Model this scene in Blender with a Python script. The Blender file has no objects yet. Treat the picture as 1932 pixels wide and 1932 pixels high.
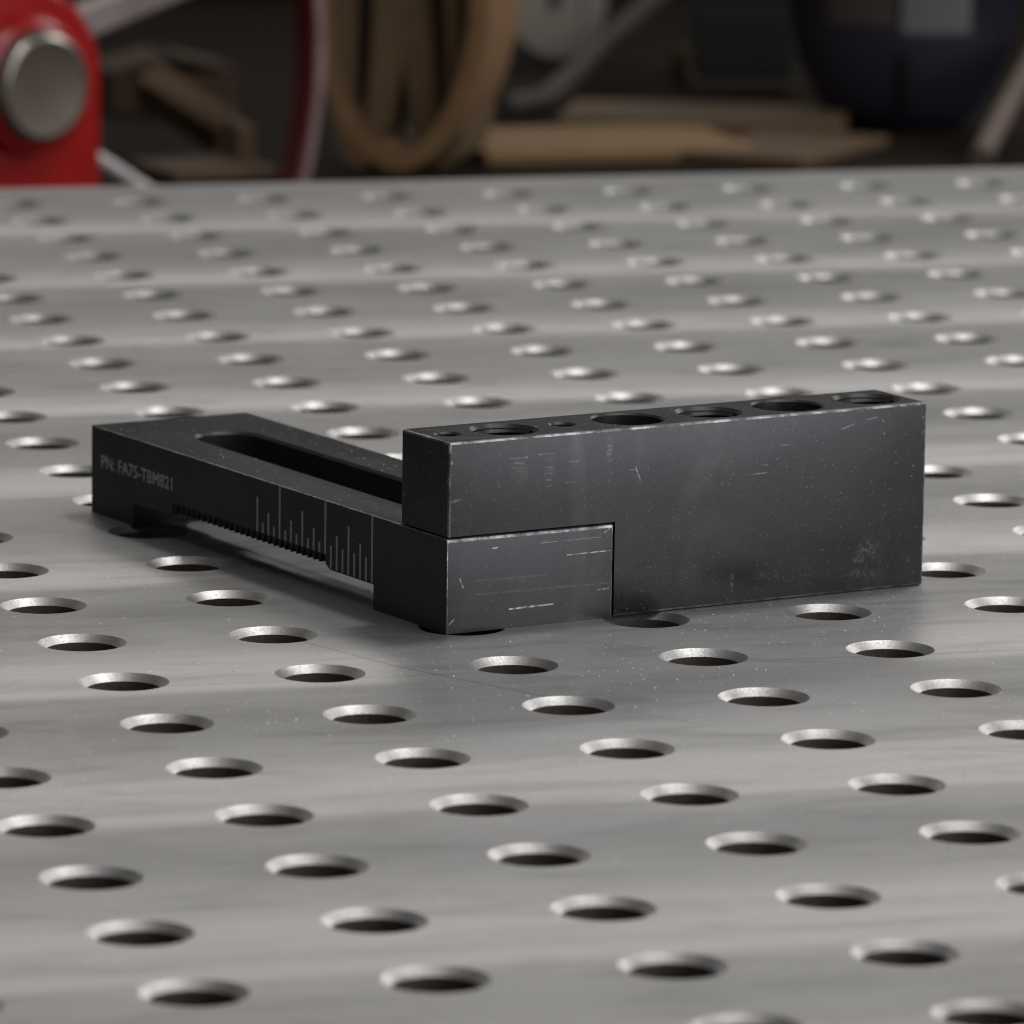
import bpy, bmesh, math, random
from mathutils import Vector, Matrix

random.seed(7)
sc = bpy.context.scene
COL = sc.collection
MM = 0.001

# ---------------------------------------------------------------- camera
CAM_R = Vector((0.963112, -0.268749, 0.013764))          # right
CAM_D = Vector((-0.034527, -0.174138, -0.984116))        # down
CAM_F = Vector((0.266877, 0.947338, -0.176994))          # forward
CAM_C = Vector((-0.272928, -1.201677, 0.321217))
FPX = 11805.27                                           # focal length in px of a 1932 px wide frame
cam_d = bpy.data.cameras.new('camera')
cam = bpy.data.objects.new('camera', cam_d)
COL.objects.link(cam)
cam.matrix_world = Matrix(((CAM_R.x, -CAM_D.x, -CAM_F.x, CAM_C.x),
                           (CAM_R.y, -CAM_D.y, -CAM_F.y, CAM_C.y),
                           (CAM_R.z, -CAM_D.z, -CAM_F.z, CAM_C.z),
                           (0, 0, 0, 1)))
cam_d.sensor_width = 36.0
cam_d.lens = FPX / 1932 * 36.0
cam_d.clip_start = 0.05
cam_d.clip_end = 100
cam_d.dof.use_dof = True
cam_d.dof.focus_distance = 1.645
cam_d.dof.aperture_fstop = 24.0
sc.camera = cam

# ---------------------------------------------------------------- world, lamps, exposure
w = bpy.data.worlds.new('World')
sc.world = w
w.use_nodes = True
w.node_tree.nodes['Background'].inputs[0].default_value = (1.0, 0.97, 0.93, 1)
w.node_tree.nodes['Background'].inputs[1].default_value = 0.10

OBJ_A = Vector((0.145826, 0.346510, 0.0))                # front left foot of the stop
OBJ_T = math.radians(15.293)
E1 = Vector((math.cos(OBJ_T), math.sin(OBJ_T), 0))       # to the right
E2 = Vector((-math.sin(OBJ_T), math.cos(OBJ_T), 0))      # away

def area_lamp(name, s, target, size, power, color, spread=180):
    l = bpy.data.lights.new(name, 'AREA')
    l.shape = 'RECTANGLE'
    l.size, l.size_y = size
    l.energy = power
    l.color = color
    l.spread = math.radians(spread)
    o = bpy.data.objects.new(name, l)
    COL.objects.link(o)
    p = OBJ_A + E1 * s[0] + E2 * s[1] + Vector((0, 0, s[2]))
    t = OBJ_A + E1 * target[0] + E2 * target[1] + Vector((0, 0, target[2]))
    o.location = p
    o.rotation_euler = (t - p).to_track_quat('-Z', 'Y').to_euler()
    return o

# hanging lamp above and to the right, long unseen light added far back to bring out the plate's bands, window far right, unseen fill added on the camera side for the front faces
area_lamp('hanging_lamp', (0.60, 0.22, 1.35), (0.05, 0.05, 0), (0.22, 0.22), 9.5, (1.0, 0.985, 0.96))
area_lamp('ceiling_lamp', (0.22, -0.50, 1.55), (0.22, -0.50, 0), (1.3, 0.9), 5.5, (1.0, 0.965, 0.96))
area_lamp('added_rear_light', (1.5, 3.2, 1.55), (0.1, 0.6, 0), (3.0, 0.35), 10, (1.0, 0.96, 0.91))
area_lamp('window_light', (2.07, 0.95, 1.04), (0.1, 0.2, 0), (0.9, 0.6), 12, (1.0, 0.98, 0.97))
area_lamp('front_fill', (1.35, -2.25, 0.85), (0.05, 0.0, 0), (2.4, 1.5), 38, (0.95, 0.97, 1.0))

vs = sc.view_settings
vs.view_transform = 'Standard'
vs.look = 'None'
vs.gamma = 1.0
vs.exposure = 0.0
vs.use_curve_mapping = False
sc.cycles.use_denoising = True
try:
    sc.cycles.denoiser = 'OPENIMAGEDENOISE'
except Exception:
    pass
sc.cycles.max_bounces = 8
sc.cycles.filter_width = 1.1

# ---------------------------------------------------------------- helpers
def link(o, parent=None):
    COL.objects.link(o)
    if parent is not None:
        o.parent = parent
    return o

def thing(name, label, cat, loc=(0, 0, 0), rotz=0.0, group=None):
    o = bpy.data.objects.new(name, None)
    o.empty_display_size = 0.02
    COL.objects.link(o)
    o.location = loc
    o.rotation_euler = (0, 0, rotz)
    o['label'] = label
    o['category'] = cat
    if group:
        o['group'] = group
    return o

def tag(o, label, cat, group=None):
    o['label'] = label
    o['category'] = cat
    if group:
        o['group'] = group
    return o

def structure(o):
    o['kind'] = 'structure'
    return o

def mesh_obj(name, bm, mat, parent=None, smooth=None):
    me = bpy.data.meshes.new(name)
    bmesh.ops.recalc_face_normals(bm, faces=bm.faces[:])
    bm.to_mesh(me)
    bm.free()
    if smooth is not None:
        me.shade_smooth()
        me.set_sharp_from_angle(angle=math.radians(smooth))
    me.materials.append(mat)
    return link(bpy.data.objects.new(name, me), parent)

def add_box(bm, x0, x1, y0, y1, z0, z1, mat=None):
    co = [(x0, y0, z0), (x1, y0, z0), (x1, y1, z0), (x0, y1, z0), (x0, y0, z1), (x1, y0, z1), (x1, y1, z1), (x0, y1, z1)]
    v = [bm.verts.new(mat @ Vector(c) if mat else c) for c in co]
    for f in ((0, 3, 2, 1), (4, 5, 6, 7), (0, 1, 5, 4), (1, 2, 6, 5), (2, 3, 7, 6), (3, 0, 4, 7)):
        bm.faces.new([v[i] for i in f])
    return v

def add_lathe(bm, prof, seg=48, center=(0, 0, 0), closed=False, mat=None):
    """prof: list of (r, z); revolved about z."""
    rings = []
    for r, z in prof:
        ring = []
        for k in range(seg):
            a = 2 * math.pi * k / seg
            c = Vector((center[0] + r * math.cos(a), center[1] + r * math.sin(a), center[2] + z))
            ring.append(bm.verts.new(mat @ c if mat else c))
        rings.append(ring)
    for a, b in zip(rings[:-1], rings[1:]):
        for k in range(seg):
            n = (k + 1) % seg
            bm.faces.new((a[k], a[n], b[n], b[k]))
    if closed:
        bm.faces.new(rings[0][::-1])
        bm.faces.new(rings[-1])
    return rings

def add_prism(bm, poly, axis_lo, axis_hi, conv):
    """poly: 2-D outline, extruded between axis_lo and axis_hi; conv(u, v, t) gives the 3-D point."""
    a = [bm.verts.new(conv(u, v, axis_lo)) for u, v in poly]
    b = [bm.verts.new(conv(u, v, axis_hi)) for u, v in poly]
    bm.faces.new(a)
    bm.faces.new(b[::-1])
    n = len(poly)
    for k in range(n):
        bm.faces.new((a[k], a[(k + 1) % n], b[(k + 1) % n], b[k]))

def add_tube(bm, pts, radius, seg=14, cap=True):
    pts = [Vector(p) for p in pts]
    rad = radius if isinstance(radius, (list, tuple)) else [radius] * len(pts)
    rings = []
    up = Vector((0.13, 0.31, 0.94)).normalized()
    for i, p in enumerate(pts):
        t = (pts[min(i + 1, len(pts) - 1)] - pts[max(i - 1, 0)]).normalized()
        n = up.cross(t)
        if n.length < 1e-4:
            n = Vector((1, 0, 0)).cross(t)
        n.normalize()
        b = t.cross(n)
        rings.append([bm.verts.new(p + (n * math.cos(2 * math.pi * k / seg) + b * math.sin(2 * math.pi * k / seg)) * rad[i]) for k in range(seg)])
    for a, b in zip(rings[:-1], rings[1:]):
        for k in range(seg):
            bm.faces.new((a[k], a[(k + 1) % seg], b[(k + 1) % seg], b[k]))
    if cap:
        bm.faces.new(rings[0][::-1])
        bm.faces.new(rings[-1])

def bevel_sharp(bm, width, segs=2, angle=40, only=None, mat_index=None):
    bmesh.ops.recalc_face_normals(bm, faces=bm.faces[:])
    ed = [e for e in bm.edges if len(e.link_faces) == 2 and e.calc_face_angle(0) > math.radians(angle) and (only is None or only(e))]
    r = bmesh.ops.bevel(bm, geom=ed, offset=width, segments=segs, profile=0.5, affect='EDGES', clamp_overlap=True)
    if mat_index is not None:
        for f in r['faces']:
            f.material_index = mat_index

def boolean_cut(bm_base, bm_cut, mats=()):
    """base minus cutter, returned as a new bmesh."""
    obs = []
    for b in (bm_base, bm_cut):
        bmesh.ops.recalc_face_normals(b, faces=b.faces[:])
        me = bpy.data.meshes.new('tmp')
        b.to_mesh(me)
        b.free()
        for mt in mats:
            me.materials.append(mt)
        o = bpy.data.objects.new('tmp', me)
        COL.objects.link(o)
        obs.append(o)
    md = obs[0].modifiers.new('cut', 'BOOLEAN')
    md.operation = 'DIFFERENCE'
    md.solver = 'EXACT'
    md.object = obs[1]
    dg = bpy.context.evaluated_depsgraph_get()
    dg.update()
    me = bpy.data.meshes.new_from_object(obs[0].evaluated_get(dg))
    out = bmesh.new()
    out.from_mesh(me)
    for o in obs:
        m = o.data
        bpy.data.objects.remove(o)
        bpy.data.meshes.remove(m)
    bpy.data.meshes.remove(me)
    return out

# ---------------------------------------------------------------- node helpers
class NT:
    def __init__(self, name):
        self.mat = bpy.data.materials.new(name)
        self.mat.use_nodes = True
        self.t = self.mat.node_tree
        self.bsdf = self.t.nodes['Principled BSDF']
    def n(self, kind, **kw):
        nd = self.t.nodes.new(kind)
        for k, v in kw.items():
            setattr(nd, k, v)
        return nd
    def put(self, sock, v):
        if isinstance(v, bpy.types.NodeSocket):
            self.t.links.new(v, sock)
        elif v is not None:
            if sock.type == 'RGBA' and not hasattr(v, '__len__'):
                v = (v, v, v, 1)
            elif sock.type == 'RGBA' and len(v) == 3:
                v = (*v, 1)
            sock.default_value = v
    def math(self, op, a, b=None, c=None, clamp=False):
        nd = self.n('ShaderNodeMath', operation=op, use_clamp=clamp)
        for i, v in enumerate((a, b, c)):
            self.put(nd.inputs[i], v)
        return nd.outputs[0]
    def vmath(self, op, a, b=None, scale=None):
        nd = self.n('ShaderNodeVectorMath', operation=op)
        self.put(nd.inputs[0], a)
        if b is not None:
            self.put(nd.inputs[1], b)
        if scale is not None:
            self.put(nd.inputs['Scale'], scale)
        return nd.outputs['Value'] if op in ('LENGTH', 'DOT_PRODUCT', 'DISTANCE') else nd.outputs['Vector']
    def mix(self, f, a, b):
        nd = self.n('ShaderNodeMix', data_type='RGBA')
        self.put(nd.inputs[0], f)
        self.put(nd.inputs[6], a)
        self.put(nd.inputs[7], b)
        return nd.outputs[2]
    def ramp(self, f, stops, interp='LINEAR'):
        nd = self.n('ShaderNodeValToRGB')
        cr = nd.color_ramp
        cr.interpolation = interp
        while len(cr.elements) < len(stops):
            cr.elements.new(0.5)
        for e, (p, c) in zip(cr.elements, stops):
            e.position = p
            e.color = (c, c, c, 1) if not hasattr(c, '__len__') else (*c[:3], 1)
        self.put(nd.inputs[0], f)
        return nd.outputs[0]
    def step(self, x, lo, hi):
        nd = self.n('ShaderNodeMapRange', interpolation_type='SMOOTHSTEP')
        self.put(nd.inputs[0], x)
        nd.inputs[1].default_value = lo
        nd.inputs[2].default_value = hi
        return nd.outputs[0]
    def coords(self, scale=(1, 1, 1), which='Object'):
        tc = self.n('ShaderNodeTexCoord')
        mp = self.n('ShaderNodeMapping')
        mp.inputs['Scale'].default_value = scale
        self.t.links.new(tc.outputs[which], mp.inputs[0])
        return mp.outputs[0]
    def noise(self, vec, scale, detail=3, rough=0.55, dist=0.0):
        nd = self.n('ShaderNodeTexNoise')
        self.put(nd.inputs['Vector'], vec)
        nd.inputs['Scale'].default_value = scale
        nd.inputs['Detail'].default_value = detail
        nd.inputs['Roughness'].default_value = rough
        nd.inputs['Distortion'].default_value = dist
        return nd.outputs[0]
    def voronoi(self, vec, scale, out='Distance'):
        nd = self.n('ShaderNodeTexVoronoi')
        self.put(nd.inputs['Vector'], vec)
        nd.inputs['Scale'].default_value = scale
        return nd
    def bump(self, h, dist, strength=1.0, normal=None):
        nd = self.n('ShaderNodeBump')
        nd.inputs['Strength'].default_value = strength
        nd.inputs['Distance'].default_value = dist
        self.put(nd.inputs['Height'], h)
        if normal is not None:
            self.put(nd.inputs['Normal'], normal)
        return nd.outputs[0]
    def specks(self, vec_mm, cell, r, keep, seed=0.0):
        """small round dust specks: a fraction 'keep' of cells (cell in mm) carries one speck."""
        v = self.vmath('ADD', vec_mm, (seed, seed * 1.7, seed * 0.3))
        vo = self.voronoi(v, 1.0 / cell)
        vo.voronoi_dimensions = '2D'
        rnd = self.n('ShaderNodeSeparateColor')
        self.t.links.new(vo.outputs['Color'], rnd.inputs[0])
        rad = self.math('MULTIPLY', rnd.outputs[1], r)
        inside = self.math('LESS_THAN', vo.outputs['Distance'], rad)
        pick = self.math('LESS_THAN', rnd.outputs[0], keep)
        return self.math('MULTIPLY', inside, pick)
    def segment(self, vec_mm, a, b, width):
        """mask of a thin line between two points (mm) in the object's own space."""
        ab = Vector(b) - Vector(a)
        pa = self.vmath('SUBTRACT', vec_mm, tuple(a))
        h = self.math('DIVIDE', self.vmath('DOT_PRODUCT', pa, tuple(ab)), ab.length_squared, clamp=True)
        q = self.vmath('SUBTRACT', pa, self.vmath('SCALE', tuple(ab), scale=h))
        d = self.vmath('LENGTH', q)
        return self.math('SUBTRACT', 1.0, self.step(d, width * 0.4, width))
    def set(self, **kw):
        names = dict(color='Base Color', rough='Roughness', metal='Metallic', normal='Normal', aniso='Anisotropic',
                     spec='Specular IOR Level', coat='Coat Weight', coat_rough='Coat Roughness', emit='Emission Color', tangent='Tangent', stint='Specular Tint', rot='Anisotropic Rotation')
        for k, v in kw.items():
            self.put(self.bsdf.inputs[names[k]], v)
        return self.mat

def plain(name, color, rough=0.5, metal=0.0, vary=0.25, scale=60, bump=0.0, stretch=(1, 1, 1), spec=None):
    m = NT(name)
    v = m.coords(stretch)
    nz = m.noise(v, scale, 4)
    lo = [c * (1 - vary) for c in color]
    hi = [min(1, c * (1 + vary)) for c in color]
    m.set(color=m.mix(nz, lo, hi), rough=m.math('ADD', m.math('MULTIPLY', nz, 0.15), rough - 0.07), metal=metal)
    if bump:
        m.set(normal=m.bump(nz, bump))
    if spec is not None:
        m.set(spec=spec)
    return m.mat

# ---------------------------------------------------------------- materials of the table
PITCH = 0.0508
def table_material():
    m = NT('ground_steel_plate')
    tc = m.n('ShaderNodeTexCoord')
    P = tc.outputs['Object']
    mm = m.vmath('SCALE', P, scale=1000.0)
    sep = m.n('ShaderNodeSeparateXYZ')
    m.t.links.new(P, sep.inputs[0])
    # rolled plate: shallow waviness in bands that run along the hole rows
    wob = m.noise(m.vmath('MULTIPLY', P, (1.2, 0.0, 0.0)), 1.6, 2)
    yy = m.math('ADD', sep.outputs[1], m.math('MULTIPLY', m.math('SUBTRACT', wob, 0.5), 0.03))
    ph = m.math('FRACT', m.math('DIVIDE', m.math('SUBTRACT', yy, (0.45 - 2.74) * PITCH), 2.74 * PITCH))
    slope = m.ramp(ph, [(0.0, 0.95), (0.10, 0.78), (0.36, 0.40), (0.62, 0.18), (0.86, 0.36), (0.95, 0.80), (1.0, 0.95)], 'EASE')
    amp = m.noise(m.vmath('MULTIPLY', P, (2.0, 3.0, 0.0)), 1.5, 3)
    sl = m.math('MULTIPLY', m.math('SUBTRACT', slope, 0.45), m.math('MULTIPLY_ADD', amp, 0.24, 0.125))
    dent = m.noise(m.vmath('MULTIPLY', P, (9.0, 16.0, 1.0)), 1.0, 3)
    sl = m.math('ADD', sl, m.math('MULTIPLY', m.math('SUBTRACT', dent, 0.5), 0.022))
    cmb = m.n('ShaderNodeCombineXYZ')
    cmb.inputs[2].default_value = 1.0
    m.put(cmb.inputs[1], m.math('MULTIPLY', sl, -1.0))
    nrm = m.vmath('NORMALIZE', cmb.outputs[0])
    grain = m.noise(m.vmath('MULTIPLY', P, (90, 900, 1)), 1.0, 3, 0.65)
    nrm = m.bump(grain, 0.00002, 0.35, nrm)
    # colour of the bare plate: mill grain, stains, traces of rust
    big = m.noise(m.vmath('MULTIPLY', P, (6, 14, 1)), 1.0, 4, 0.6, 0.6)
    fine = m.noise(m.vmath('MULTIPLY', P, (60, 400, 1)), 1.0, 3, 0.7)
    c = m.mix(big, (0.335, 0.333, 0.333), (0.49, 0.486, 0.485))
    c = m.mix(m.math('MULTIPLY', fine, 0.45), c, (0.25, 0.246, 0.24))
    rust = m.step(m.noise(m.vmath('MULTIPLY', P, (28, 46, 1)), 1.0, 5, 0.7, 0.4), 0.66, 0.80)
    c = m.mix(m.math('MULTIPLY', rust, 0.30), c, (0.30, 0.20, 0.12))
    lines = [((269.0, 30.0, 0), (301.0, 14.0, 0), 1.3, 0.30), ((301.0, 14.0, 0), (352.0, -6.0, 0), 1.1, 0.28), ((330.0, 330.0, 0), (352.0, 300.0, 0), 0.4, 0.4),
             ((20.0, 420.0, 0), (62.0, 431.0, 0), 0.3, 0.25), ((205.0, 180.0, 0), (260.0, 171.0, 0), 0.3, 0.2), ((100.0, 361.0, 0), (123.0, 309.0, 0), 0.55, 0.5), ((123.0, 309.0, 0), (152.0, 262.0, 0), 0.5, 0.6),
             ((152.0, 262.0, 0), (178, 226, 0), 0.6, 0.35)]
    for a, b, wd, k in lines:
        c = m.mix(m.math('MULTIPLY', m.segment(mm, a, b, wd), k), c, (0.045, 0.042, 0.04))
    crease = m.math('ABSOLUTE', m.math('SUBTRACT', sep.outputs[1], m.math('MULTIPLY_ADD', wob, 0.006, 5.86 * PITCH - 0.003)))
    crease = m.math('SUBTRACT', 1.0, m.step(crease, 0.0002, 0.0007))
    c = m.mix(m.math('MULTIPLY', crease, m.math('MULTIPLY', m.step(m.noise(P, 14, 2), 0.35, 0.6), 0.45)), c, (0.12, 0.118, 0.115))
    smear = m.noise(m.vmath('MULTIPLY', P, (16, 60, 1)), 1.0, 5, 0.62, 1.2)
    c = m.mix(m.math('MULTIPLY', m.step(smear, 0.44, 0.70), 0.60), c, (0.22, 0.216, 0.21))
    c = m.mix(m.math('MULTIPLY', m.step(m.noise(m.vmath('MULTIPLY', P, (9, 30, 1)), 1.0, 4, 0.6, 0.8), 0.5, 0.75), 0.22), c, (0.36, 0.35, 0.325))
    for ang_, seed_, kk in ((0.35, 3.1, 0.30), (-0.55, 8.7, 0.25), (1.25, 5.3, 0.22)):   # fine crossing scratches
        ca, sa = math.cos(ang_), math.sin(ang_)
        u_ = m.vmath('DOT_PRODUCT', P, (ca, sa, 0))
        v_ = m.vmath('DOT_PRODUCT', P, (-sa, ca, 0))
        cv = m.n('ShaderNodeCombineXYZ')
        m.put(cv.inputs[0], m.math('MULTIPLY_ADD', u_, 9.0, seed_))
        m.put(cv.inputs[1], m.math('MULTIPLY', v_, 620.0))
        ln = m.math('MULTIPLY', m.step(m.noise(cv.outputs[0], 1.0, 1, 0.4), 0.70, 0.76), m.step(m.noise(m.vmath('ADD', P, (seed_, 0, 0)), 11, 2), 0.5, 0.66))
        c = m.mix(m.math('MULTIPLY', ln, kk), c, (0.72, 0.71, 0.69) if kk > 0.23 else (0.12, 0.118, 0.115))
    d1 = m.specks(mm, 7.0, 0.045, 0.35, 3.0)
    d2 = m.math('MULTIPLY', m.specks(mm, 3.0, 0.085, 0.30, 17.0), m.step(m.noise(P, 13, 3), 0.45, 0.62))
    dust = m.math('MAXIMUM', d1, d2)
    c = m.mix(m.math('MULTIPLY', dust, 0.9), c, (0.92, 0.88, 0.80))
    met = m.math('SUBTRACT', 0.52, m.math('MULTIPLY', m.math('MAXIMUM', dust, rust), 0.6), clamp=True)
    rg = m.math('ADD', m.math('MULTIPLY', big, 0.12), 0.29)
    tan = m.n('ShaderNodeCombineXYZ')
    tan.inputs[0].default_value = 1.0
    m.set(color=c, metal=met, rough=m.math('ADD', rg, m.math('MULTIPLY', dust, 0.3)), normal=nrm, aniso=0.25, tangent=tan.outputs[0])
    return m.mat

def hole_material():
    m = NT('machined_steel_rim')
    P = m.coords()
    gr = m.noise(P, 1900, 3, 0.7)
    oi = m.n('ShaderNodeObjectInfo')
    P = m.vmath('ADD', P, m.vmath('SCALE', (1.0, 0.7, 0.3), scale=oi.outputs['Random']))
    gr = m.noise(P, 1300, 4, 0.75)
    bl = m.noise(P, 130, 4, 0.65)
    c = m.mix(bl, (0.28, 0.276, 0.274), (0.47, 0.464, 0.459))
    c = m.mix(m.math('MULTIPLY', m.step(gr, 0.50, 0.70), 0.6), c, (0.16, 0.152, 0.145))
    m.set(color=c, metal=0.95, rough=m.math('ADD', m.math('MULTIPLY', gr, 0.22), 0.37), normal=m.bump(gr, 0.00008, 0.6))
    return m.mat

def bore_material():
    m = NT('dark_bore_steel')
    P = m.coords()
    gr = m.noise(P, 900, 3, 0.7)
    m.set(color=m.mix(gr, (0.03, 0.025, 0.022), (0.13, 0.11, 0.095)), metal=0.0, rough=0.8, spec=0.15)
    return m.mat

M_PLATE = table_material()
M_RIM = hole_material()
M_BORE = bore_material()
M_EDGE = plain('table_edge_steel', (0.34, 0.33, 0.32), 0.4, 0.9, 0.15, 40, stretch=(1, 8, 1))
M_FRAME = plain('painted_frame', (0.05, 0.05, 0.052), 0.5, 0.0, 0.2, 12)

# ---------------------------------------------------------------- the table
def frame_px(p):
    d = Vector(p) - CAM_C
    z = d.dot(CAM_F)
    return 966 + FPX * d.dot(CAM_R) / z, 966 + FPX * d.dot(CAM_D) / z

I0, I1, J0, J1 = -5, 17, -5, 24
R_OUT, R_BORE, CH_D, PL_T = 11.55 * MM, 9.35 * MM, 1.85 * MM, 16 * MM
SEG = 48
table = thing('fixture_table', 'grey steel fixture table drilled all over with countersunk holes under the black stop', 'table', (0, 0, 0))

def build_plate():
    bm = bmesh.new()
    hp = PITCH / 2
    grid = {}
    def vert(x, y, z=0.0):
        k = (round(x, 6), round(y, 6), round(z, 6))
        if k not in grid:
            grid[k] = bm.verts.new((x, y, z))
        return grid[k]
    for i in range(I0, I1 + 1):
        for j in range(J0, J1 + 1):
            cx, cy = i * PITCH, j * PITCH
            inn, out = [], []
            for k in range(SEG):
                a = 2 * math.pi * k / SEG
                ca, sa = math.cos(a), math.sin(a)
                inn.append(vert(cx + R_OUT * ca, cy + R_OUT * sa))
                s = hp / max(abs(ca), abs(sa))
                out.append(vert(cx + s * ca, cy + s * sa))
            for k in range(SEG):
                n = (k + 1) % SEG
                bm.faces.new((inn[k], out[k], out[n], inn[n]))
    return bm
top = mesh_obj('tabletop', build_plate(), M_PLATE, table)

# strip of plate past the last row, rolled over at the edge, and the skirts
XL, XR = (I0 - 0.5) * PITCH, (I1 + 0.5) * PITCH
YF, YB = (J0 - 0.5) * PITCH, (J1 + 0.5) * PITCH
bm = bmesh.new()
edge_prof = [(YB, 0.0), (25.0 * PITCH - 0.003, 0.0)]
for k in range(1, 6):
    a = math.pi / 2 * k / 5
    edge_prof.append((25.0 * PITCH - 0.003 + 0.003 * math.sin(a), -0.003 + 0.003 * math.cos(a)))
edge_prof.append((25.0 * PITCH, -0.10))
prev = None
for y, z in edge_prof:
    cur = (bm.verts.new((XL, y, z)), bm.verts.new((XR, y, z)))
    if prev:
        bm.faces.new((prev[0], prev[1], cur[1], cur[0]))
    prev = cur
o = mesh_obj('back_edge', bm, M_PLATE, table, smooth=35)
bm = bmesh.new()
add_box(bm, XL, XR, YF - 0.006, YF - 0.0001, -0.1, -0.0004)
mesh_obj('front_apron', bm, M_EDGE, table)
for x0, x1 in ((XL - 0.006, XL - 0.0001), (XR + 0.0001, XR + 0.006)):
    bm = bmesh.new()
    add_box(bm, x0, x1, YF - 0.006, 25.0 * PITCH - 0.002, -0.1, -0.0004)
    mesh_obj('side_apron', bm, M_EDGE, table)
for x in (XL + 0.1, XR - 0.1):
    for y in (YF + 0.1, YB - 0.1):
        bm = bmesh.new()
        add_box(bm, x - 0.04, x + 0.04, y - 0.04, y + 0.04, -0.895, -PL_T - 0.001)
        bevel_sharp(bm, 0.006, 2)
        mesh_obj('leg', bm, M_FRAME, table)

def hole_rings(bm, cx, cy):
    """countersink and bore; returns nothing. chamfer faces use slot 0, bore faces slot 1."""
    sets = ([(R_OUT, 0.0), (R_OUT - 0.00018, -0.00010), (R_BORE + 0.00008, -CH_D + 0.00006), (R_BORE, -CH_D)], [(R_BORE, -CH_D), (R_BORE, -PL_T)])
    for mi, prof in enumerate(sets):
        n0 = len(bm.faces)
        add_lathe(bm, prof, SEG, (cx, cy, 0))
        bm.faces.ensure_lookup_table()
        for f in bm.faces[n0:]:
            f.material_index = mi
            f.smooth = True


bm = bmesh.new()
hole_rings(bm, 0, 0)
for f in bm.faces:                                     # look inward and up
    f.normal_update()
    c = f.calc_center_median()
    if f.normal.dot(Vector((-c.x, -c.y, 0.0))) < 0:
        f.normal_flip()
hole_me = bpy.data.meshes.new('countersunk_hole')
bm.to_mesh(hole_me)
bm.free()
hole_me.materials.append(M_RIM)
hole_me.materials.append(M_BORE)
seen, rest = [], []
for j in range(J0, J1 + 1):
    for i in range(I0, I1 + 1):
        x, y = frame_px((i * PITCH, j * PITCH, 0))
        (seen if -120 < x < 2050 and -120 < y < 2060 else rest).append((i, j))
for i, j in seen:
    o = bpy.data.objects.new('countersunk_hole', hole_me)
    o.location = (i * PITCH, j * PITCH, 0)
    o.rotation_euler = (0, 0, 2 * math.pi * random.randrange(SEG) / SEG)
    link(o, table)
bm = bmesh.new()
for i, j in rest:
    hole_rings(bm, i * PITCH, j * PITCH)
    bm.faces.ensure_lookup_table()
me = bpy.data.meshes.new('outer_countersunk_holes')
bm.to_mesh(me)
bm.free()
me.materials.append(M_RIM)
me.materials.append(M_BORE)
o = link(bpy.data.objects.new('outer_countersunk_holes', me), table)
o['kind'] = 'stuff'

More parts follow.
